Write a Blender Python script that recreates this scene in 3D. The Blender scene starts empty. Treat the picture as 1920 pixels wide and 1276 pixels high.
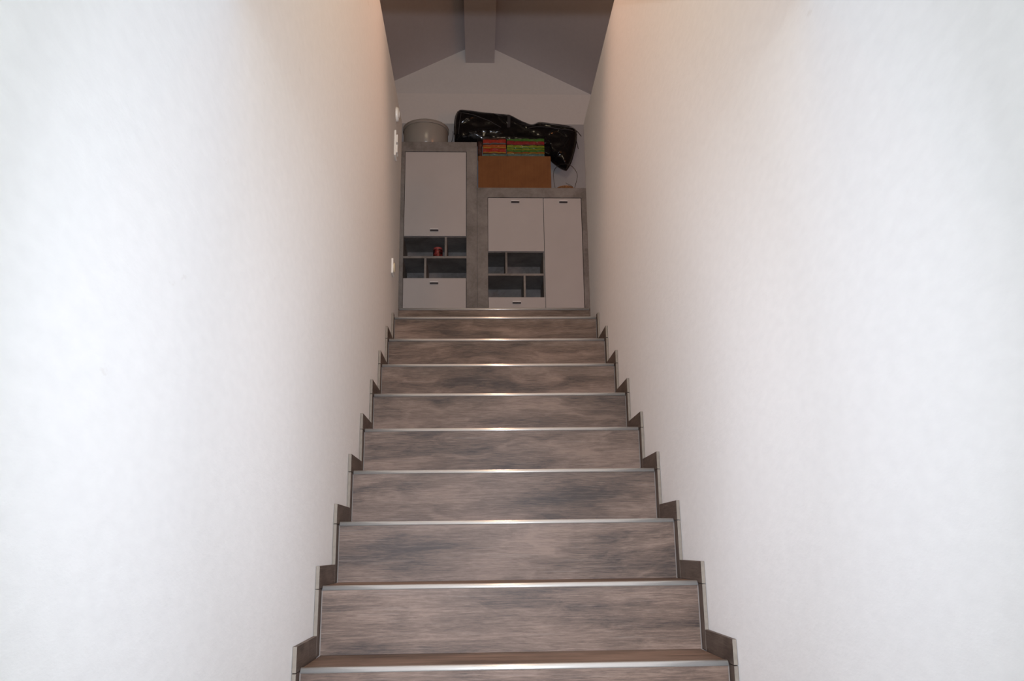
import bpy, bmesh, math, random
from mathutils import Vector, Matrix, noise
from mathutils.geometry import delaunay_2d_cdt
random.seed(7)
scene = bpy.context.scene
COL = scene.collection

# ---------------------------------------------------------------- camera
F, PITCH, YAW, ROLL, CX = 1573.3, 0.24174, 0.04115, 0.01266, -0.09715
X1 = Vector((math.cos(YAW), -math.sin(YAW), 0)); Y1 = Vector((math.sin(YAW), math.cos(YAW), 0)); UZ = Vector((0, 0, 1))
Z2 = -math.sin(PITCH) * Y1 + math.cos(PITCH) * UZ
FW = math.cos(PITCH) * Y1 + math.sin(PITCH) * UZ
RT = math.cos(ROLL) * X1 - math.sin(ROLL) * Z2
UP = math.sin(ROLL) * X1 + math.cos(ROLL) * Z2
cd = bpy.data.cameras.new('camera'); cam = bpy.data.objects.new('camera', cd); COL.objects.link(cam)
M = Matrix.Identity(4)
for i, v in enumerate((RT, UP, -FW)):
    for j in range(3): M[j][i] = v[j]
M[0][3] = CX
cam.matrix_world = M
cd.sensor_width = 36; cd.lens = F / 1920 * 36; cd.clip_start = 0.02
scene.camera = cam

def at(px, py, D):
    """world point on the vertical plane y = D that lies on the sight line through a photo pixel"""
    d = RT * ((px - 960) / F) + UP * ((638 - py) / F) + FW
    s = D / d.y
    return Vector((CX + d.x * s, D, d.z * s))

# ---------------------------------------------------------------- world, lights, exposure
w = bpy.data.worlds.new('world'); scene.world = w; w.use_nodes = True
w.node_tree.nodes['Background'].inputs[0].default_value = (0.02, 0.018, 0.016, 1)
w.node_tree.nodes['Background'].inputs[1].default_value = 0.0

def light(name, kind, loc, direction, energy, color, **kw):
    ld = bpy.data.lights.new(name, kind); ld.energy = energy; ld.color = color
    for k, v in kw.items(): setattr(ld, k, v)
    o = bpy.data.objects.new(name, ld); COL.objects.link(o); o.location = loc
    o.rotation_euler = Vector(direction).to_track_quat('-Z', 'Y').to_euler()
    return o
# the flash on the camera, 10 cm above the lens; its reflector throws most light forward (degrees off axis, strength)
FLASH = [(0, .64), (5, .50), (10, .61), (15, .61), (20, .32), (26, .19), (33, .056), (42, .002), (90, 0)]
KV = 0.55
fl = light('camera_flash', 'SPOT', (CX, 0.0, 0.107), FW - UP * 0.15, 400, (1, 1, 1), shadow_soft_size=0.012, spot_size=math.radians(170), spot_blend=0.1)
def beam(o, prof, color):
    ld = o.data; ld.use_nodes = True; nt = ld.node_tree; em = nt.nodes['Emission']
    tc = nt.nodes.new('ShaderNodeTexCoord'); sp = nt.nodes.new('ShaderNodeSeparateXYZ'); nt.links.new(tc.outputs['Normal'], sp.inputs[0])
    # the reflector is wide and low: the beam spreads further up and down than sideways
    mu = nt.nodes.new('ShaderNodeMath'); mu.operation = 'MULTIPLY'; nt.links.new(sp.outputs[1], mu.inputs[0]); mu.inputs[1].default_value = KV
    cb = nt.nodes.new('ShaderNodeCombineXYZ'); nt.links.new(sp.outputs[0], cb.inputs[0]); nt.links.new(mu.outputs[0], cb.inputs[1]); nt.links.new(sp.outputs[2], cb.inputs[2])
    nm = nt.nodes.new('ShaderNodeVectorMath'); nm.operation = 'NORMALIZE'; nt.links.new(cb.outputs[0], nm.inputs[0])
    s2 = nt.nodes.new('ShaderNodeSeparateXYZ'); nt.links.new(nm.outputs[0], s2.inputs[0])
    ab = nt.nodes.new('ShaderNodeMath'); ab.operation = 'ABSOLUTE'; nt.links.new(s2.outputs[2], ab.inputs[0])
    ac = nt.nodes.new('ShaderNodeMath'); ac.operation = 'ARCCOSINE'; nt.links.new(ab.outputs[0], ac.inputs[0])
    dv = nt.nodes.new('ShaderNodeMath'); dv.operation = 'DIVIDE'; nt.links.new(ac.outputs[0], dv.inputs[0]); dv.inputs[1].default_value = math.pi / 2
    rp = nt.nodes.new('ShaderNodeValToRGB'); nt.links.new(dv.outputs[0], rp.inputs[0])
    e = rp.color_ramp.elements
    while len(e) < len(prof): e.new(.5)
    for i, (a, v) in enumerate(prof): e[i].position = a / 90; e[i].color = (v, v, v, 1)
    nt.links.new(rp.outputs[0], em.inputs['Strength']); em.inputs['Color'].default_value = (*color, 1)
beam(fl, FLASH, (.93, .985, 1.14))
# out-of-frame lights: a warm downlight over the stairs, then added fill lights
light('ridge_downlight', 'SPOT', (-0.02, 3.4, 4.1), (0, -0.1, -1), 132, (1.0, .57, .385), shadow_soft_size=0.08, spot_size=1.2, spot_blend=0.7)
light('stair_fill', 'POINT', (-0.02, 1.25, 3.1), (0, 0, -1), 58, (1.0, .82, .58), shadow_soft_size=0.45)  # unseen fill, added to brighten the upper stair walls
light('attic_fill', 'POINT', (1.9, 3.2, 2.3), (0, 0, -1), 21, (1.0, .36, .13), shadow_soft_size=0.10)  # unseen fill, added to warm the gable and roof slopes
light('lower_hall_fill', 'POINT', (0, -1.2, .9), (0, 0, -1), 46, (.86, .98, 1.0), shadow_soft_size=0.06)  # unseen fill behind the camera, added to lift the lower walls

vs = scene.view_settings
vs.view_transform = 'Standard'; vs.look = 'None'; vs.exposure = 0; vs.gamma = 1; vs.use_curve_mapping = False

# ---------------------------------------------------------------- materials
def newmat(name):
    m = bpy.data.materials.new(name); m.use_nodes = True
    nt = m.node_tree; b = nt.nodes['Principled BSDF']
    return m, nt, b
def node(nt, t, **kw):
    n = nt.nodes.new(t)
    for k, v in kw.items(): setattr(n, k, v)
    return n
def position(nt, scale):
    g = node(nt, 'ShaderNodeNewGeometry'); mp = node(nt, 'ShaderNodeMapping')
    mp.inputs['Scale'].default_value = scale
    nt.links.new(g.outputs['Position'], mp.inputs['Vector'])
    return mp.outputs[0]
def objpos(nt, scale):
    g = node(nt, 'ShaderNodeTexCoord'); mp = node(nt, 'ShaderNodeMapping')
    mp.inputs['Scale'].default_value = scale
    nt.links.new(g.outputs['Object'], mp.inputs['Vector'])
    return mp.outputs[0]
def nz(nt, vec, scale, detail=3, rough=.5, dist=0):
    n = node(nt, 'ShaderNodeTexNoise')
    n.inputs['Scale'].default_value = scale; n.inputs['Detail'].default_value = detail
    n.inputs['Roughness'].default_value = rough; n.inputs['Distortion'].default_value = dist
    nt.links.new(vec, n.inputs['Vector']); return n.outputs['Fac']
def ramp(nt, fac, stops):
    r = node(nt, 'ShaderNodeValToRGB'); e = r.color_ramp.elements
    while len(e) < len(stops): e.new(.5)
    for i, (p, c) in enumerate(stops):
        e[i].position = p; e[i].color = (*c, 1)
    nt.links.new(fac, r.inputs[0]); return r.outputs[0]
def math_(nt, op, a, b):
    n = node(nt, 'ShaderNodeMath', operation=op)
    for i, v in enumerate((a, b)):
        if isinstance(v, (int, float)): n.inputs[i].default_value = v
        else: nt.links.new(v, n.inputs[i])
    return n.outputs[0]
def bump(nt, b, h, strength, dist):
    n = node(nt, 'ShaderNodeBump'); n.inputs['Strength'].default_value = strength; n.inputs['Distance'].default_value = dist
    nt.links.new(h, n.inputs['Height']); nt.links.new(n.outputs[0], b.inputs['Normal'])
def simple(name, col, rough=.6, metal=0, var=.08, scale=30, bumpd=0, coat=0):
    m, nt, b = newmat(name)
    v = objpos(nt, (1, 1, 1)); f = nz(nt, v, scale, 3)
    c1 = tuple(c * (1 - var) for c in col); c2 = tuple(min(1, c * (1 + var)) for c in col)
    nt.links.new(ramp(nt, f, [(.3, c1), (.7, c2)]), b.inputs['Base Color'])
    b.inputs['Roughness'].default_value = rough; b.inputs['Metallic'].default_value = metal
    if coat: b.inputs['Coat Weight'].default_value = coat; b.inputs['Coat Roughness'].default_value = .05
    if bumpd: bump(nt, b, nz(nt, v, scale * 3, 4), .6, bumpd)
    return m

def plaster(name, col, grain=.0012, marks=False):
    m, nt, b = newmat(name)
    v = position(nt, (1, .5, 1))
    f = nz(nt, v, 120, 4, .6)
    f2 = nz(nt, v, 45, 3, .5)
    big = nz(nt, v, 1.3, 2)
    c = ramp(nt, f2, [(.3, tuple(x * .965 for x in col)), (.7, col)])
    if marks:
        # faint scuffs left by hands and furniture
        sm = nz(nt, position(nt, (1, 3, 6)), 1.7, 5, .65)
        mask = ramp(nt, sm, [(.69, (1, 1, 1)), (.78, (.86, .83, .80))])
        mx = node(nt, 'ShaderNodeMix', data_type='RGBA', blend_type='MULTIPLY'); mx.inputs[0].default_value = 1
        nt.links.new(c, mx.inputs[6]); nt.links.new(mask, mx.inputs[7]); c = mx.outputs[2]
    nt.links.new(c, b.inputs['Base Color'])
    b.inputs['Roughness'].default_value = .85; b.inputs['Specular IOR Level'].default_value = .25
    h = math_(nt, 'ADD', f, math_(nt, 'MULTIPLY', f2, 1.2))
    bump(nt, b, h, .5, grain)
    return m

def wood_tile(name, along='x', dark=(.036, .021, .0145), mid=(.123, .078, .0545), light_=(.222, .148, .110)):
    m, nt, b = newmat(name)
    sc = {'x': (.9, 13, 13), 'y': (13, .9, 13), 'z': (13, 13, .9)}[along]
    v = position(nt, sc); v.node.inputs['Location'].default_value = (2.3, 0, 7.7)
    warp = nz(nt, position(nt, (1.3, 3, 3)), 1.6, 3)
    add = node(nt, 'ShaderNodeVectorMath', operation='ADD')
    cx = node(nt, 'ShaderNodeCombineXYZ')
    wv = math_(nt, 'MULTIPLY', warp, 2.2)
    for i in range(3): nt.links.new(wv, cx.inputs[i])
    nt.links.new(v, add.inputs[0]); nt.links.new(cx.outputs[0], add.inputs[1]); v2 = add.outputs[0]
    a = nz(nt, v2, 1.3, 7, .66, .15)
    fine = nz(nt, position(nt, tuple(s * (3.4 if s > 2 else 2.6) for s in sc)), 7, 6, .8)
    knots = nz(nt, position(nt, tuple(4.0 if s > 2 else 1.5 for s in sc)), 1.5, 2, .5)
    mix = math_(nt, 'ADD', math_(nt, 'MULTIPLY', a, .46), math_(nt, 'MULTIPLY', fine, .40))
    mix = math_(nt, 'ADD', mix, math_(nt, 'MULTIPLY', knots, .30))
    c = ramp(nt, mix, [(.47, dark), (.572, mid), (.665, light_)])
    # pale limed streaks
    st = nz(nt, position(nt, tuple(s * (4 if s > 2 else 1.5) for s in sc)), 3, 4, .7)
    mx = node(nt, 'ShaderNodeMix', data_type='RGBA')
    nt.links.new(ramp(nt, st, [(.58, (0, 0, 0)), (.72, (.5, .5, .5))]), mx.inputs[0])
    nt.links.new(c, mx.inputs[6]); mx.inputs[7].default_value = (.255, .195, .158, 1)
    nt.links.new(mx.outputs[2], b.inputs['Base Color'])
    b.inputs['Roughness'].default_value = .5
    b.inputs['Specular IOR Level'].default_value = .35
    bump(nt, b, mix, .25, .001)
    return m

def concrete_laminate(name, k=1.0):
    m, nt, b = newmat(name)
    v = position(nt, (1, 1, 1))
    a = nz(nt, v, 4.5, 6, .6, .6); f = nz(nt, v, 40, 4, .6)
    mix = math_(nt, 'ADD', math_(nt, 'MULTIPLY', a, .75), math_(nt, 'MULTIPLY', f, .25))
    c = ramp(nt, mix, [(.34, (.17 * k, .155 * k, .142 * k)), (.5, (.27 * k, .25 * k, .235 * k)), (.66, (.36 * k, .335 * k, .315 * k))])
    nt.links.new(c, b.inputs['Base Color']); b.inputs['Roughness'].default_value = .55
    return m

def brushed(name, col=(.80, .78, .74), rough=.32):
    m, nt, b = newmat(name)
    v = position(nt, (2, 300, 300)); f = nz(nt, v, 3, 3)
    nt.links.new(ramp(nt, f, [(.3, tuple(c * .88 for c in col)), (.7, col)]), b.inputs['Base Color'])
    b.inputs['Metallic'].default_value = .7; b.inputs['Roughness'].default_value = rough
    return m

WALL = plaster('white_textured_wallpaper', (.84, .83, .815), .0009, marks=True)
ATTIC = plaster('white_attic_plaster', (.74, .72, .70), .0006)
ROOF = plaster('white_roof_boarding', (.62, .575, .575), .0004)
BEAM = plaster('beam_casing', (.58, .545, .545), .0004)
GREY = plaster('grey_painted_panel', (.47, .465, .47), .0003)
WOODX = wood_tile('wood_look_tile', 'x')
WOODY = wood_tile('wood_look_skirting', 'y', (.036, .025, .019), (.082, .058, .045), (.130, .097, .078))
WOODZ = wood_tile('wood_look_skirting_upright', 'z', (.036, .025, .019), (.082, .058, .045), (.130, .097, .078))
EDGE = simple('tile_body_edge', (.21, .178, .142), .7, var=.1, scale=60)
GROUT = simple('tile_grout', (.24, .205, .18), .9, var=.1)
ALU = brushed('brushed_aluminium')
CHROME = simple('handle_aluminium', (.92, .90, .90), .4, .0, .03)
LIPSHADE = simple('handle_lip_shade', (.045, .04, .045), .5, .3, .03)  # shade below the handle lip, put into the colour
CONC = concrete_laminate('concrete_look_laminate')
CONCIN = concrete_laminate('concrete_look_interior', .75)
FRONT = simple('matt_white_front', (.60, .565, .55), .55, var=.02, scale=6)
PLASTIC = simple('white_switch_plastic', (.85, .82, .76), .35, var=.02)
BLACK = None

# ---------------------------------------------------------------- helpers
def mesh_obj(name, bm, mats, parent=None, smooth=False, bevel=0):
    me = bpy.data.meshes.new(name); bm.normal_update(); bm.to_mesh(me); bm.free()
    for m in (mats if isinstance(mats, (list, tuple)) else [mats]): me.materials.append(m)
    if smooth:
        for p in me.polygons: p.use_smooth = True
    o = bpy.data.objects.new(name, me); COL.objects.link(o)
    if parent:
        o.parent = parent
        if parent.type == 'EMPTY': o.matrix_parent_inverse = Matrix.Translation(-Vector(parent.location))
    if bevel:
        b = o.modifiers.new('bevel', 'BEVEL'); b.width = bevel; b.segments = 2; b.limit_method = 'ANGLE'
        b.angle_limit = math.radians(40)
    return o
def box(bm, x0, x1, y0, y1, z0, z1, mi=0, front_mi=None):
    vs_ = [bm.verts.new(p) for p in ((x0,y0,z0),(x1,y0,z0),(x1,y1,z0),(x0,y1,z0),(x0,y0,z1),(x1,y0,z1),(x1,y1,z1),(x0,y1,z1))]
    for idx in ((0,3,2,1),(4,5,6,7),(0,1,5,4),(1,2,6,5),(2,3,7,6),(3,0,4,7)):
        f = bm.faces.new([vs_[i] for i in idx]); f.material_index = mi
        if front_mi is not None and idx == (0,1,5,4): f.material_index = front_mi
def B(name, *boxes, mat=None, parent=None, bevel=0, front_mi=None):
    bm = bmesh.new()
    for b in boxes: box(bm, *b, front_mi=front_mi)
    return mesh_obj(name, bm, mat, parent, bevel=bevel)
def prism_x(bm, prof, x0, x1):
    """closed (y,z) profile swept along x"""
    a = [bm.verts.new((x0, y, z)) for y, z in prof]; b = [bm.verts.new((x1, y, z)) for y, z in prof]
    n = len(prof)
    for i in range(n): bm.faces.new((a[i], b[i], b[(i+1) % n], a[(i+1) % n]))
    bm.faces.new(a[::-1]); bm.faces.new(b)
    bmesh.ops.recalc_face_normals(bm, faces=bm.faces)
def tube(bm, pts, r, seg=8, cap=True):
    rings = []
    pts = [Vector(p) for p in pts]
    ref = Vector((0, 0, 1))
    for i, p in enumerate(pts):
        t = (pts[min(i+1, len(pts)-1)] - pts[max(i-1, 0)]).normalized()
        if abs(t.dot(ref)) > .95: ref = Vector((0, 1, 0)) if abs(t.y) < .9 else Vector((1, 0, 0))
        u = t.cross(ref).normalized(); v = t.cross(u).normalized(); ref = -v if v.z < 0 else v
        rr = r if not isinstance(r, (list, tuple)) else r[i]
        rings.append([bm.verts.new(p + u * rr * math.cos(a) + v * rr * math.sin(a)) for a in [2*math.pi*k/seg for k in range(seg)]])
    for i in range(len(rings)-1):
        A, C = rings[i], rings[i+1]
        best = min(range(seg), key=lambda s: sum((A[k].co - C[(k+s) % seg].co).length for k in range(seg)))
        for k in range(seg): bm.faces.new((A[k], A[(k+1) % seg], C[(k+1+best) % seg], C[(k+best) % seg]))
    if cap: bm.faces.new(rings[0]); bm.faces.new(rings[-1])
    bmesh.ops.recalc_face_normals(bm, faces=bm.faces)
def lathe(bm, prof, c, seg=48):
    rings = []
    for r, z in prof:
        if r < 1e-6: rings.append([bm.verts.new((c[0], c[1], c[2] + z))])
        else: rings.append([bm.verts.new((c[0] + r*math.cos(2*math.pi*k/seg), c[1] + r*math.sin(2*math.pi*k/seg), c[2] + z)) for k in range(seg)])
    for A, C in zip(rings, rings[1:]):
        for k in range(seg):
            k2 = (k+1) % seg
            if len(A) == 1: bm.faces.new((A[0], C[k], C[k2]))
            elif len(C) == 1: bm.faces.new((A[k], A[k2], C[0]))
            else: bm.faces.new((A[k], A[k2], C[k2], C[k]))
    bmesh.ops.recalc_face_normals(bm, faces=bm.faces)
def structure(o, label=None):
    o['kind'] = 'structure'
    if label: o['label'] = label
    return o
def thing(name, label, cat, loc, group=None):
    o = bpy.data.objects.new(name, None); COL.objects.link(o); o.location = loc; o.empty_display_size = .1
    o['label'] = label; o['category'] = cat
    if group: o['group'] = group
    return o
def tag(o, label, cat, group=None):
    o['label'] = label; o['category'] = cat
    if group: o['group'] = group
    return o

# ---------------------------------------------------------------- dimensions
HW = 0.56                      # half width of the tiled steps
A = 0.575                      # half distance between the stair walls
D0, H0, T, R = 2.334, -0.2975, 0.2718, 0.19338
KL = -6                        # lowest step
FLOOR = H0 + (KL - 1) * R      # lower hall floor
D9, H9 = 4.851, 1.3987         # edge of the landing
WE, WT = 4.83, 2.606           # end and top of the guard walls
LD, LZ = 1.45, 0.107 + 0.6855 * 1.45    # edge and underside of the lower ceiling
YB = 6.82                      # back wall
RX, RZ, RS = -0.075, 4.560, 0.517       # ridge x, height and roof slope
XL, XR = -3.3, 3.3

# ---------------------------------------------------------------- setting
structure(B('wall_left', (-A-.12, -A, -2.6, WE, FLOOR-.2, WT), mat=WALL), 'white textured stair wall on the left')
structure(B('wall_right', (A, A+.12, -2.6, WE, FLOOR-.2, WT), mat=WALL), 'white textured stair wall on the right')
structure(B('wall_rear', (-A, A, -2.7, -2.6, FLOOR-.2, LZ), mat=WALL))
structure(B('floor', (-A, A, -2.6, D0 + KL*T, FLOOR-.2, FLOOR), mat=WOODX), 'lower hall floor')
structure(B('ceiling', (-A, A, -2.6, LD, LZ, H9), mat=WALL), 'lower hall ceiling')
structure(B('floor', (XL, XR, D9 + .014, YB + .3, H9-.3, H9), mat=WOODX), 'upper landing floor')
structure(B('floor', (XL, -A-.12, -2.6, D9 + .014, H9-.3, H9), mat=WOODX))
structure(B('floor', (A+.12, XR, -2.6, D9 + .014, H9-.3, H9), mat=WOODX))
roofz = lambda x: RZ - RS * abs(x - RX)
def roof(name, x0, x1):
    bm = bmesh.new(); t = .15
    z0, z1 = roofz(x0), roofz(x1)
    v = [bm.verts.new(p) for y in (-2.7, YB + .4) for p in ((x0, y, z0), (x1, y, z1), (x1, y, z1 + t), (x0, y, z0 + t))]
    for f in ((0,1,2,3),(4,7,6,5),(0,4,5,1),(1,5,6,2),(2,6,7,3),(3,7,4,0)): bm.faces.new([v[i] for i in f])
    bmesh.ops.recalc_face_normals(bm, faces=bm.faces)
    return mesh_obj(name, bm, ROOF)
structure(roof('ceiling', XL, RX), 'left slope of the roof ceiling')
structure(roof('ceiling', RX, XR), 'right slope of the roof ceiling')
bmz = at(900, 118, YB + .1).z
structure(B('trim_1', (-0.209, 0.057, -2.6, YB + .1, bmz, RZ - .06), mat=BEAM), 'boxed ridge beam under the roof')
def gable(name, y0, y1, zb, mat, ztop=None):
    bm = bmesh.new()
    prof = [(XL, zb), (XR, zb), (XR, roofz(XR) + .05), (RX, RZ + .05), (XL, roofz(XL) + .05)]
    if ztop: prof = [(XL, zb), (XR, zb), (XR, min(ztop, roofz(XR)+.05)), (RX + (RZ-ztop)/RS, ztop), (RX - (RZ-ztop)/RS, ztop), (XL, min(ztop, roofz(XL)+.05))]
    a = [bm.verts.new((x, y0, z)) for x, z in prof]; b = [bm.verts.new((x, y1, z)) for x, z in prof]
    n = len(prof)
    for i in range(n): bm.faces.new((a[i], b[i], b[(i+1) % n], a[(i+1) % n]))
    bm.faces.new(a); bm.faces.new(b)
    bmesh.ops.recalc_face_normals(bm, faces=bm.faces)
    return mesh_obj(name, bm, mat)
structure(gable('wall_back', YB + .1, YB + .3, H9 - .3, ATTIC), 'gable wall at the back of the attic')
zl = at(900, 178, YB + .09).z
structure(gable('trim_2', YB + .070, YB + .1, H9, plaster('pale_boarding', (.80, .765, .735), .0006), zl), 'slightly thicker boarding on the lower gable')
zg = at(960, 232.5, YB).z
structure(B('trim_3', (XL, XR, YB, YB + .070, H9, zg), mat=GREY), 'grey dado panel behind the cabinets')
structure(gable('wall_front', -2.8, -2.6, LZ, ATTIC))
structure(B('wall_outer_left', (XL-.1, XL, -2.6, YB+.3, H9-.3, roofz(XL)+.1), mat=ATTIC))
structure(B('wall_outer_right', (XR, XR+.1, -2.6, YB+.3, H9-.3, roofz(XR)+.1), mat=ATTIC))

# ---------------------------------------------------------------- staircase
st = thing('staircase', 'straight flight of grey brown wood-look tiled steps with aluminium edge strips', 'staircase', (0, D0 + KL*T, FLOOR))
core = bmesh.new()
NOSE = .013
steps = [(D0 + k*T, H0 + k*R) for k in range(KL, 9)] + [(D9, H9)]
for i, (d, z) in enumerate(steps):
    zb = steps[i-1][1] if i else FLOOR
    ye = steps[i+1][0] if i + 1 < len(steps) else D9 + .014
    box(core, -A + .003, A - .003, d + .012, max(ye + .012, d + .02), FLOOR - .1 if i < 9 else zb - .4, z - .012)
bmesh.ops.recalc_face_normals(core, faces=core.faces)
mesh_obj('stair_core', core, GROUT, st)
for i, (d, z) in enumerate(steps):
    last = i == len(steps) - 1
    hw = HW if not last else A - .004
    zb = steps[i-1][1] if i else FLOOR
    B('riser', (-hw, hw, d + .004, d + .0125, zb, z - NOSE), mat=WOODX, parent=st)
    ye = steps[i+1][0] + .004 if not last else d + .014
    tr = None
    if not last:
        side = HW if i < len(steps) - 2 else A - .002
        tr = B('tread', (-side + .002, side - .002, d + .010, ye, z - .012, z), mat=WOODX, parent=st)
    prof = [(d + .014, z + .0012), (d + .004, z + .0012)] + \
           [(d + .004 - (NOSE-.002) * .75 * math.sin(a), z + .0012 - (NOSE) * (1 - math.cos(a))) for a in [math.radians(q) for q in (15, 30, 45, 60, 75, 90)]] + \
           [(d + .0035, z - NOSE), (d + .014, z - NOSE)]
    bm = bmesh.new(); prism_x(bm, prof, -hw, hw)
    n = mesh_obj('edge_strip', bm, ALU, st)
    for pl in n.data.polygons: pl.use_smooth = abs(pl.normal.x) < .5
    # skirting tiles along both walls
    if not last:
        P = .042; hs = .064
        for s in (-1, 1):
            x0, x1 = sorted((s * (HW + .003), s * (A - .001)))
            top = z - .008 if i < len(steps) - 2 else z + .012
            bot = (zb + hs - .008) if i else FLOOR
            prev_bot = zb - .008 if i else FLOOR
            # upright piece in front of the riser
            B('upright_skirting_tile', (x0, x1, d - P, d + .004, zb, top), mat=[WOODZ, EDGE], parent=st, bevel=.0008, front_mi=1)
            if i < len(steps) - 2:
                dn = steps[i+1][0] - P - .0015
                B('tread_skirting_tile', (x0, x1, d - P, dn, z - .006, z - .006 + hs), mat=[WOODY, EDGE], parent=st, bevel=.0008, front_mi=1)

# ---------------------------------------------------------------- cabinets
CF = 6.4; CD = .39
def handle(cx, zc, door, parentname=None):
    bm = bmesh.new(); w_ = .033
    box(bm, cx - w_, cx + w_, CF - .018, CF + .001, zc + .001, zc + .009, 0)      # lip, its lit look put into a pale colour
    box(bm, cx - w_, cx + w_, CF - .014, CF + .001, zc - .008, zc + .001, 1)      # dark box standing in for the shade under the lip
    bmesh.ops.recalc_face_normals(bm, faces=bm.faces)
    return mesh_obj('handle', bm, [CHROME, LIPSHADE], door)
def cabinet(label, x0, x1, ztop, fr, inner):
    root = thing('cabinet', label, 'cabinet', ((x0 + x1)/2, CF, H9), 'two concrete-look cabinets with white fronts')
    g = H9
    B('carcass', (x0, x1, CF, CF+CD, ztop-fr, ztop), (x0, x0+fr, CF, CF+CD, g, ztop-fr), (x1-fr, x1, CF, CF+CD, g, ztop-fr),
      (x0+fr, x1-fr, CF, CF+CD, g, g+.075), (x0+fr, x1-fr, CF+CD-.012, CF+CD, g+.075, ztop-fr), mat=CONC, parent=root, bevel=.0015)
    return root
# left, tall one
LX0, LX1, LZT, FR = -.785, -.106, 3.282, .086
tall = cabinet('tall concrete-grey cabinet on the left with two white flap doors and open cubbyholes', LX0, LX1, LZT, FR, None)
ix0, ix1 = LX0 + FR, LX1 - FR
d_ = B('flap_door', (ix0+.003, ix1-.004, CF+.002, CF+.02, 2.452, LZT-FR-.006), mat=FRONT, parent=tall, bevel=.001)
handle(-.452, 2.500, d_)
d_ = B('flap_door', (ix0+.003, ix1-.004, CF+.002, CF+.02, H9+.079, 2.094), mat=FRONT, parent=tall, bevel=.001)
handle(-.449, 2.052, d_)
B('shelf_board', (ix0, ix1, CF+.004, CF+CD-.012, 2.262, 2.280), mat=CONC, parent=tall)
B('shelf_board', (ix0, ix1, CF+.021, CF+CD-.012, 2.447, 2.465), mat=CONC, parent=tall)
B('shelf_board', (ix0, ix1, CF+.021, CF+CD-.012, 2.076, 2.094), mat=CONC, parent=tall)
B('divider', (-.367, -.350, CF+.004, CF+CD-.012, 2.280, 2.447), mat=CONC, parent=tall)
B('divider', (-.530, -.513, CF+.004, CF+CD-.012, 2.094, 2.262), mat=CONC, parent=tall)
# right, lower and wider one
SX0, SX1, SZT = -.1045, .838, 2.874
wide = cabinet('lower wide concrete-grey cabinet on the right with white doors and open cubbyholes', SX0, SX1, SZT, FR, None)
jx0, jx1 = SX0 + FR, SX1 - FR
d_ = B('door', (jx0+.003, .436, CF+.002, CF+.02, 2.322, SZT-FR-.005), mat=FRONT, parent=wide, bevel=.001); handle(.207, 2.748, d_)
d_ = B('flap_door', (jx0+.003, .436, CF+.002, CF+.02, H9+.079, 1.934), mat=FRONT, parent=wide, bevel=.001); handle(.208, 1.889, d_)
d_ = B('tall_door', (.4405, jx1-.004, CF+.002, CF+.02, H9+.079, SZT-FR-.005), mat=FRONT, parent=wide, bevel=.001); handle(.602, 2.748, d_)
B('partition', (.428, .444, CF+.021, CF+CD-.012, H9+.075, SZT-FR), mat=CONC, parent=wide)
B('shelf_board', (jx0, .428, CF+.004, CF+CD-.012, 2.116, 2.133), mat=CONC, parent=wide)
B('shelf_board', (jx0, .428, CF+.021, CF+CD-.012, 2.317, 2.335), mat=CONC, parent=wide)
B('shelf_board', (jx0, .428, CF+.021, CF+CD-.012, 1.916, 1.934), mat=CONC, parent=wide)
B('divider', (.121, .137, CF+.004, CF+CD-.012, 2.133, 2.317), mat=CONC, parent=wide)
B('divider', (.266, .282, CF+.004, CF+CD-.012, 1.934, 2.116), mat=CONC, parent=wide)

# ---------------------------------------------------------------- red tin in the cubbyhole
def tin_mat():
    m, nt, b = newmat('red_printed_tin')
    v = objpos(nt, (1, 1, 1))
    f = nz(nt, v, 32, 3, .6, .5)
    c = ramp(nt, f, [(.46, (.012, .005, .006)), (.50, (.20, .022, .02)), (.60, (.28, .035, .035)), (.70, (.36, .13, .13))])
    nt.links.new(c, b.inputs['Base Color']); b.inputs['Roughness'].default_value = .35
    return m
tp = Vector((at(821, 480, CF + .06).x, CF + .06, 2.280))
tin = thing('candle_tin', 'small red tin with dark print standing in the upper open cubbyhole', 'tin', tp)
bm = bmesh.new(); lathe(bm, [(0, .0), (.036, 0), (.039, .004), (.039, .066), (.036, .070), (0, .070)], tp, 32)
mesh_obj('body', bm, tin_mat(), tin, smooth=False)
bm = bmesh.new(); lathe(bm, [(.0, .070), (.035, .070), (.036, .073), (.036, .084), (.034, .087), (0, .087)], tp, 32)
mesh_obj('lid', bm, simple('red_pink_lid', (.40, .09, .09), .4), tin)

# ---------------------------------------------------------------- beige bucket on the left cabinet
bc = Vector((at(799, 230, 6.595).x, 6.595, LZT))
pot = thing('bucket', 'large round glossy beige bucket with lid on top of the tall cabinet', 'bucket', bc)
BH = at(799, 222, 6.40).z - LZT
mb = simple('beige_glossy_plastic', (.36, .335, .30), .22, var=.03, scale=5)
bm = bmesh.new(); lathe(bm, [(0, 0), (.182, 0), (.188, .006), (.189, BH-.035), (.189, BH-.028), (.0, BH-.028)], bc, 64)
mesh_obj('body', bm, mb, pot, smooth=False)
for p in pot.children[0].data.polygons: p.use_smooth = abs(p.normal.z) < .9
bm = bmesh.new(); lathe(bm, [(.186, BH-.030), (.196, BH-.030), (.197, BH-.027), (.197, BH-.004), (.193, BH), (.182, BH), (.178, BH-.006), (0, BH-.006)], bc, 64)
l_ = mesh_obj('lid', bm, simple('beige_lid_plastic', (.38, .35, .32), .3, var=.03, scale=5), pot)
for p in l_.data.polygons: p.use_smooth = abs(p.normal.z) < .9
bm = bmesh.new()
hp = []
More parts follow.
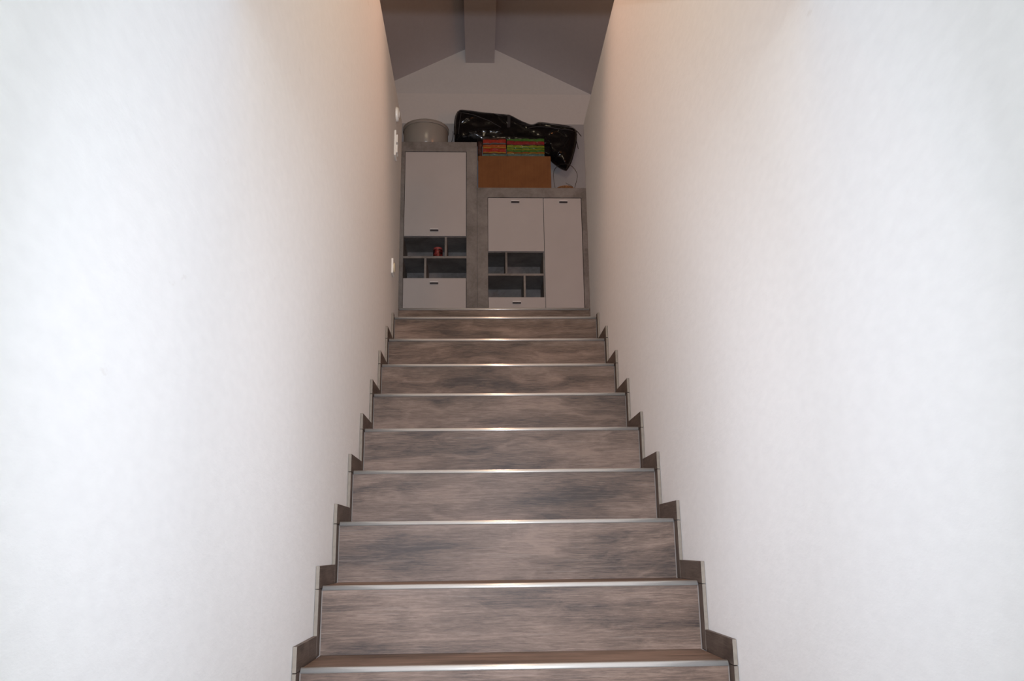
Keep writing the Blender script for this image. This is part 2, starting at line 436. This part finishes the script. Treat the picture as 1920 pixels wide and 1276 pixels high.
for k in range(25):
    a = math.pi * k / 24
    q = Vector((math.cos(a) * .2, 0, 0))
    drop = .030 + .125 * math.sin(a)
    hp.append(bc + Vector((.203 * math.cos(a), .05 * 0 - .2 * math.sin(a) * .98 * -1, BH - drop)))
# the bail hangs down behind and to the right of the bucket
hp = [bc + Vector(((.198 + .03 * max(0, math.cos(a))) * math.cos(a) + .006, .198 * math.sin(a), BH - .03 - .13 * max(0, math.sin(a + .0)))) for a in [math.radians(-8 + 196 * k / 24) for k in range(25)]]
tube(bm, hp, .0022, 6)
mesh_obj('bail_handle', bm, simple('dark_steel_wire', (.06, .06, .06), .4, 1), pot, smooth=True)

# a grey tub squeezed between bucket and black bag
gc = Vector((at(848, 250, 6.73).x, 6.73, LZT))
bm = bmesh.new(); lathe(bm, [(0, 0), (.014, 0), (.018, .02), (.020, .10), (.021, .135), (.019, .135), (.018, .10), (.015, .02), (0, .01)], gc, 32)
o = mesh_obj('tub', bm, simple('grey_blue_plastic', (.26, .29, .32), .3), smooth=True)
tag(o, 'slim grey-blue tub standing between the beige bucket and the black bag', 'tub')

# ---------------------------------------------------------------- cardboard box
def cardboard():
    m, nt, b = newmat('brown_cardboard')
    v = objpos(nt, (1, 1, 1))
    f = nz(nt, v, 9, 5, .6); g = nz(nt, objpos(nt, (180, 180, 3)), 1, 2)
    mix = math_(nt, 'ADD', math_(nt, 'MULTIPLY', f, .7), math_(nt, 'MULTIPLY', g, .3))
    nt.links.new(ramp(nt, mix, [(.3, (.20, .078, .024)), (.7, (.29, .122, .040))]), b.inputs['Base Color'])
    b.inputs['Roughness'].default_value = .85
    return m
BF = 6.415
bx0, bx1 = at(896.5, 320, BF).x, at(1033, 320, BF).x
bzt = at(960, 292.5, BF).z
cb = thing('cardboard_box', 'plain brown cardboard box on the lower cabinet beside the tall one', 'box', ((bx0+bx1)/2, BF + .1, SZT))
CB = cardboard(); bt = .005; BD = .19
B('body', (bx0, bx1, BF, BF+bt, SZT, bzt), (bx0, bx1, BF+BD-bt, BF+BD, SZT, bzt), (bx0, bx0+bt, BF+bt, BF+BD-bt, SZT, bzt), (bx1-bt, bx1, BF+bt, BF+BD-bt, SZT, bzt),
  (bx0+bt, bx1-bt, BF+bt, BF+BD-bt, SZT, SZT+bt), mat=CB, parent=cb, bevel=.001)
B('flap', (bx0+bt, bx1-bt, BF+bt+.001, BF+BD/2-.001, bzt-.006, bzt-.001), mat=CB, parent=cb)
B('flap', (bx0+bt, bx1-bt, BF+BD/2+.001, BF+BD-bt-.001, bzt-.006, bzt-.001), mat=CB, parent=cb)

# ---------------------------------------------------------------- colourful folded stack in a clear bag
PF = BF + .012
px_l, px_m, px_r = at(905, 275, PF).x, at(950, 275, PF).x, at(1021, 275, PF).x
ph = at(960, 259, PF).z - bzt - .004
pack = thing('napkin_pack', 'clear plastic pack of colourful folded cloths on the cardboard box', 'pack', ((px_l+px_r)/2, PF + .06, bzt))
red, orange, yell, lime, green, teal, crim, grey, brown = (.36,.022,.008), (.42,.085,.008), (.42,.22,.02), (.21,.26,.012), (.055,.17,.02), (.09,.17,.15), (.28,.012,.016), (.12,.12,.14), (.08,.025,.012)
def layers(x0, x1, seq, ncol):
    z = bzt + .003; tot = sum(q for _, q in seq); rnd = random.Random(ncol)
    off = [[0]*ncol] + [[rnd.uniform(-.0032, .0032) for _ in range(ncol)] for _ in seq]
    wcol = (x1 - x0) / ncol
    for j, (c, sh) in enumerate(seq):
        h = ph * sh / tot
        bm = bmesh.new(); rows = []
        for q in range(ncol):
            za, zb2 = z + off[j][q], z + h * .97 + off[j+1][q]
            for u, bul in ((.03, 0), (.18, .004), (.5, .006), (.82, .004), (.97, 0)):
                x = x0 + wcol * (q + u); y0 = PF - bul + .002
                rows.append([(x, y0 + .005, za), (x, y0, za + (zb2-za)*.25), (x, y0, za + (zb2-za)*.75), (x, y0 + .005, zb2), (x, PF + .12, zb2), (x, PF + .12, za)])
        V = [[bm.verts.new(p) for p in r] for r in rows]
        for a_, b_ in zip(V, V[1:]):
            for k in range(6): bm.faces.new((a_[k], b_[k], b_[(k+1) % 6], a_[(k+1) % 6]))
        bm.faces.new(V[0]); bm.faces.new(V[-1]); bmesh.ops.recalc_face_normals(bm, faces=bm.faces)
        mesh_obj('folded_cloth', bm, simple('cloth', c, .8, var=.2, scale=45), pack, smooth=False)
        z += h
layers(px_l, px_m - .004, [(teal, 1.1), (brown, .25), (yell, .5), (red, 1.4), (yell, .4), (orange, 1), (brown, .2), (grey, .55), (red, 1.4), (brown, .4)], 3)
layers(px_m, px_r, [(teal, 1.25), (yell, .45), (red, .25), (green, 1.0), (lime, .6), (green, .5), (lime, .9), (brown, .25), (crim, 1.7), (green, 1.1)], 5)
B('folded_cloth', (px_l - .042, px_l - .004, PF + .012, PF + .11, bzt + .003, bzt + ph * .9), mat=simple('dark_mixed_cloth', (.07, .022, .016), .8, var=.9, scale=60), parent=pack, bevel=.012)
def film():
    m, nt, b = newmat('clear_film')
    nt.nodes.remove(b); out = nt.nodes['Material Output']
    g = node(nt, 'ShaderNodeBsdfGlossy'); g.inputs['Roughness'].default_value = .13
    t = node(nt, 'ShaderNodeBsdfTransparent'); mx = node(nt, 'ShaderNodeMixShader'); mx.inputs[0].default_value = .035
    nt.links.new(t.outputs[0], mx.inputs[1]); nt.links.new(g.outputs[0], mx.inputs[2]); nt.links.new(mx.outputs[0], out.inputs[0])
    n = node(nt, 'ShaderNodeBump'); n.inputs['Strength'].default_value = 1; n.inputs['Distance'].default_value = .02
    nt.links.new(nz(nt, objpos(nt, (1, 1, 1)), 20, 3, .5, 1.0), n.inputs['Height']); nt.links.new(n.outputs[0], g.inputs['Normal'])
    return m
bm = bmesh.new(); fx0, fx1 = px_l - .048, px_r + .004
nx, nzz = 40, 10
top = [[None]*(nzz+1) for _ in range(nx+1)]
for i in range(nx+1):
    for j in range(nzz+1):
        u, v = i/nx, j/nzz
        x = fx0 + (fx1-fx0)*u; z = bzt + .002 + (ph+.006)*v
        y = PF - .010 - .006 * noise.noise(Vector((x*28, z*28, 3))) + (.02*(1-min(1, min(u, 1-u)*12)))
        top[i][j] = bm.verts.new((x, y, z))
for i in range(nx):
    for j in range(nzz): bm.faces.new((top[i][j], top[i+1][j], top[i+1][j+1], top[i][j+1]))
# top sheet going back
back = [bm.verts.new((fx0 + (fx1-fx0)*i/nx, PF + .125, bzt + .002 + ph + .008)) for i in range(nx+1)]
for i in range(nx): bm.faces.new((top[i][nzz], top[i+1][nzz], back[i+1], back[i]))
mesh_obj('plastic_wrap', bm, film(), pack, smooth=True)

# ---------------------------------------------------------------- black glossy bag
def bag_mat():
    m, nt, b = newmat('black_glossy_vinyl')
    v = objpos(nt, (1, 1, 1))
    b.inputs['Roughness'].default_value = .11; b.inputs['Specular IOR Level'].default_value = .28
    f = nz(nt, v, 7, 4, .5, 1.0)
    nt.links.new(ramp(nt, f, [(.3, (.004, .004, .005)), (.7, (.009, .009, .010))]), b.inputs['Base Color'])
    bump(nt, b, nz(nt, objpos(nt, (1, 1, 1.8)), 7, 2, .4, .6), .06, .02)
    return m
BAG = bag_mat()
GD = 6.66
outl = [(852,272),(851.5,252),(851.7,238),(852.5,227),(854,218),(856,213),(859,209.7),(862,208),(866,207.5),(884,209),(897,211),(910,213),(922,214),(933,215),(945,216),(956.7,217.7),(964,221),(971,225),(979,229),(987,232),(991,234),(994.6,235),(998,235),(1002,233.8),(1006,231.5),(1010.6,230.5),(1018,231),(1026.7,232),(1042,234),(1058.8,236),(1066,237.5),(1073,239.6),(1077,242),(1080.6,246),(1081.5,252),(1081,258.5),(1080.5,266),(1079,274.6),(1076,287),(1073,298),(1070.5,305),(1067.5,311),(1064.5,316),(1061.7,319.5),(1058,318.6),(1054,317),(1048,313.5),(1042.7,309.6),(1038,306),(1033,301),(1026,297),(1016,292),(1002,287),(985,283),(960,280),(935,277),(910,275),(890,274),(870,273.5)]
poly = [at(x, y, GD) for x, y in outl]
P2 = [Vector((p.x, p.z)) for p in poly]
def dist_edge(q):
    best = 9
    for a_, b_ in zip(P2, P2[1:] + P2[:1]):
        ab = b_ - a_; t = max(0, min(1, (q - a_).dot(ab) / ab.length_squared)); best = min(best, (q - a_ - ab*t).length)
    return best
def inside(q):
    c = False
    for a_, b_ in zip(P2, P2[1:] + P2[:1]):
        if (a_.y > q.y) != (b_.y > q.y) and q.x < (b_.x - a_.x) * (q.y - a_.y) / (b_.y - a_.y) + a_.x: c = not c
    return c
pts = list(P2); n0 = len(pts)
xs = [p.x for p in P2]; zs = [p.y for p in P2]; sp = .0085; row = 0; z = min(zs)
while z < max(zs):
    x = min(xs) + (sp/2 if row % 2 else 0)
    while x < max(xs):
        q = Vector((x + random.uniform(-.001, .001), z))
        if inside(q) and dist_edge(q) > sp * .55: pts.append(q)
        x += sp
    z += sp * .87; row += 1
vo, eo, fo, *_ = delaunay_2d_cdt(pts, [(i, (i+1) % n0) for i in range(n0)], [], 1, 1e-6)
seams = [[(857,213),(865,220.5),(880,223),(898,228),(920,237),(942,249)],
         [(865,220.5),(862,238),(860,262)],
         [(988,250),(1005,246),(1025,247),(1050,251),(1079,254)]]
folds = [([(860,240),(875,232),(890,228)], .010), ([(880,258),(905,253),(940,256)], .014), ([(960,236),(975,243),(990,247)], .008),
         ([(1005,240),(1030,243),(1055,247),(1075,250)], .012), ([(1030,258),(1045,252),(1060,262)], .012), ([(1040,300),(1058,280),(1070,258)], .010), ([(925,221),(940,230),(950,238)], .008)]
foldw = [([Vector((at(x, y, GD).x, at(x, y, GD).z)) for x, y in f], h) for f, h in folds]
def dist_line(q, L):
    best = 9
    for a_, b_ in zip(L, L[1:]):
        ab = b_ - a_; t = max(0, min(1, (q - a_).dot(ab) / ab.length_squared)); best = min(best, (q - a_ - ab*t).length)
    return best
def bag_depth(q):
    d = dist_edge(q); Rr = .085
    t = min(1, d / Rr); prof = math.sqrt(max(0, 1 - (1 - t)**2))
    y = .085 * prof
    wv = noise.noise(Vector((q.x*9, q.y*14, 1.7))) * .009 + noise.noise(Vector((q.x*22, q.y*26, 4.2))) * .003
    y += wv * min(1, d / .03)
    for L, h in foldw:
        dd = dist_line(q, L)
        y += h * math.exp(-abs(dd / .010)**1.3) * min(1, d / .02)
    # keep clear of the box and the pack in front
    return y
bm = bmesh.new()
yfront = lambda q: GD - bag_depth(q)
vf, vb = [], []
for i, q in enumerate(vo):
    e = dist_edge(q) < 1e-5
    f = bm.verts.new((q.x, GD if e else max(yfront(q), BF + BD + .006 if q.x < bx1 + .02 and q.x > bx0 - .0 and q.y < bzt + ph + .03 else 0), q.y))
    vf.append(f); vb.append(f if e else bm.verts.new((q.x, GD + .055 * min(1, dist_edge(q)/.04), q.y)))
for f in fo:
    try: bm.faces.new([vf[i] for i in f])
    except ValueError: pass
    try: bm.faces.new([vb[i] for i in reversed(f)])
    except ValueError: pass
bmesh.ops.recalc_face_normals(bm, faces=bm.faces)
bag = thing('garment_bag', 'glossy black vinyl bag lying across the cabinet tops behind the box', 'bag', (at(960, 250, GD).x, GD, LZT))
mesh_obj('body', bm, BAG, bag, smooth=True)
PIP = simple('dark_grey_piping', (.055, .053, .056), .5)
for s_ in seams:
    L = []
    for (xa, ya), (xb, yb) in zip(s_, s_[1:]):
        for k in range(8):
            u = k/8; q = at(xa + (xb-xa)*u, ya + (yb-ya)*u, GD); L.append(Vector((q.x, yfront(Vector((q.x, q.z))) - .0005, q.z)))
    bm = bmesh.new(); tube(bm, L, .0026, 6); mesh_obj('seam', bm, PIP, bag, smooth=True)
# flat strap sewn across the bag
bm = bmesh.new(); prev = None
for k in range(15):
    u = k / 14; row = []
    for x in (951.2, 956.8):
        q = at(x - u, 218.5 + 30 * u, GD); row.append(bm.verts.new((q.x, yfront(Vector((q.x, q.z))) - .002, q.z)))
    for v_ in row[::-1]: row.append(bm.verts.new((v_.co.x, v_.co.y + .0035, v_.co.z)))
    if prev:
        for j in range(4): bm.faces.new((prev[j], prev[(j+1) % 4], row[(j+1) % 4], row[j]))
    prev = row
bmesh.ops.recalc_face_normals(bm, faces=bm.faces)
mesh_obj('sewn_strap', bm, simple('dark_grey_webbing', (.040, .038, .042), .7), bag)
bm = bmesh.new(); tube(bm, [(p.x, p.y, p.z) for p in poly[1:50]], .0035, 6); mesh_obj('edge_piping', bm, simple('black_piping', (.012, .012, .013), .4), bag, smooth=True)
for q in ([(1079,243.5),(1084,248),(1090,255.5)], [(1080,262),(1082.5,271),(1084.5,279)]):
    bm = bmesh.new(); tube(bm, [at(x, y, GD - .005) for x, y in q], .003, 6); mesh_obj('strap', bm, simple('black_strap', (.012, .010, .010), .6), bag, smooth=True)

# ---------------------------------------------------------------- little basket with wire handle
kc = Vector((at(1059.5, 350, 6.50).x, 6.50, SZT))
bk = thing('basket', 'small orange-brown wicker basket with tall thin wire handle on the lower cabinet', 'basket', kc)
WICK = simple('orange_wicker', (.42, .20, .08), .7, var=.35, scale=70, bumpd=.002)
WIRE = simple('dark_wire', (.05, .045, .04), .5, .6)
ztop_b = at(1059, 347.5, 6.43).z - SZT
bm = bmesh.new(); lathe(bm, [(0, 0), (.048, 0), (.060, .012), (.072, ztop_b-.006), (.075, ztop_b-.008), (.070, ztop_b-.004), (.058, .014), (0, .006)], kc, 40)
mesh_obj('bowl', bm, WICK, bk, smooth=True)
bm = bmesh.new()
for ph_ in (0, 2.1, 4.2):
    tube(bm, [kc + Vector(((.071 + .004*math.cos(9*a+ph_))*math.cos(a), (.071 + .004*math.cos(9*a+ph_))*math.sin(a), ztop_b - .006 + .004*math.sin(9*a+ph_))) for a in [2*math.pi*k/90 for k in range(91)]], .0028, 6)
mesh_obj('braided_rim', bm, WICK, bk, smooth=True)
hpts = [(1041,352),(1039.5,345),(1038,335),(1037.3,327),(1038.3,321),(1041,315),(1046,310.5),(1052,307.8),(1060,307),(1067,308.2),(1073,311.5),(1078.5,318),(1082,325),(1082.5,331),(1081,339),(1079,346),(1077.5,352)]
bm = bmesh.new(); tube(bm, [at(x, y, 6.50) for x, y in hpts], .0016, 6); mesh_obj('wire_handle', bm, WIRE, bk, smooth=True)
bm = bmesh.new(); tube(bm, [at(x, y, 6.47) for x, y in ((1075,351),(1071,347.5),(1066,345.5),(1061,342.5))], .0013, 6); mesh_obj('wire_end', bm, WIRE, bk, smooth=True)

# ---------------------------------------------------------------- switches on the left wall
def wall_z(px, py, dep):      # height of the sight line at the wall for given depth
    return at(px, py, dep).z
SD = 4.40
def rbox(name, y0, y1, z0, z1, x0, x1, parent, bev, mat=PLASTIC):
    return B(name, (x0, x1, y0, y1, z0, z1), mat=mat, parent=parent, bevel=bev)
# upper: rounded single switch
z0, z1 = wall_z(741, 219, SD+.03), wall_z(743, 194, SD+.03)
cz = (z0+z1)/2; rr = (z1-z0)/2
t1 = thing('thermostat', 'small rounded white wall control above the double switch', 'thermostat', (-A, SD+.08, cz))
bm = bmesh.new()
seg = 40; prof = [(rr, 0), (rr, .008), (rr*.93, .014), (rr*.75, .017), (0, .019)]
rings = []
for r_, h in prof:
    if r_ == 0: rings.append([bm.verts.new((-A+h, SD+.08, cz))])
    else:
        rings.append([bm.verts.new((-A+h, SD+.08 + r_*math.cos(2*math.pi*k/seg), cz + r_*math.sin(2*math.pi*k/seg))) for k in range(seg)])
for a_, c_ in zip(rings, rings[1:]):
    for k in range(seg):
        if len(c_) == 1: bm.faces.new((a_[k], a_[(k+1)%seg], c_[0]))
        else: bm.faces.new((a_[k], a_[(k+1)%seg], c_[(k+1)%seg], c_[k]))
bmesh.ops.recalc_face_normals(bm, faces=bm.faces)
mesh_obj('housing', bm, PLASTIC, t1, smooth=True)
bm = bmesh.new()
tube(bm, [(-A+.017, SD+.08, cz), (-A+.0205, SD+.08, cz)], rr*.45, 24); mesh_obj('dial', bm, PLASTIC, t1)
# double switch
z0, z1 = wall_z(738, 290, SD), wall_z(741, 243, SD)
t2 = thing('light_switch', 'tall white double rocker light switch on the left wall near its end', 'light switch', (-A, SD+.04, (z0+z1)/2))
rbox('frame', SD, SD+.082, z0, z1, -A, -A+.011, t2, .003)
zm = (z0+z1)/2; hh = (z1-z0)/2
rbox('rocker', SD+.013, SD+.069, zm+.006, zm+hh*.72, -A+.010, -A+.019, t2, .003)
rbox('rocker', SD+.013, SD+.069, zm-hh*.72, zm-.006, -A+.010, -A+.019, t2, .003)
# socket
z0, z1 = wall_z(733.8, 511, SD), wall_z(735, 483, SD)
t3 = thing('wall_socket', 'single white wall socket low on the left wall beside the top steps', 'socket', (-A, SD+.04, (z0+z1)/2))
rbox('frame', SD, SD+.080, z0, z1, -A, -A+.011, t3, .004)
bm = bmesh.new(); tube(bm, [(-A+.010, SD+.04, (z0+z1)/2), (-A+.016, SD+.04, (z0+z1)/2)], .026, 28); mesh_obj('socket_insert', bm, simple('cream_plastic', (.80, .70, .48), .4), t3)
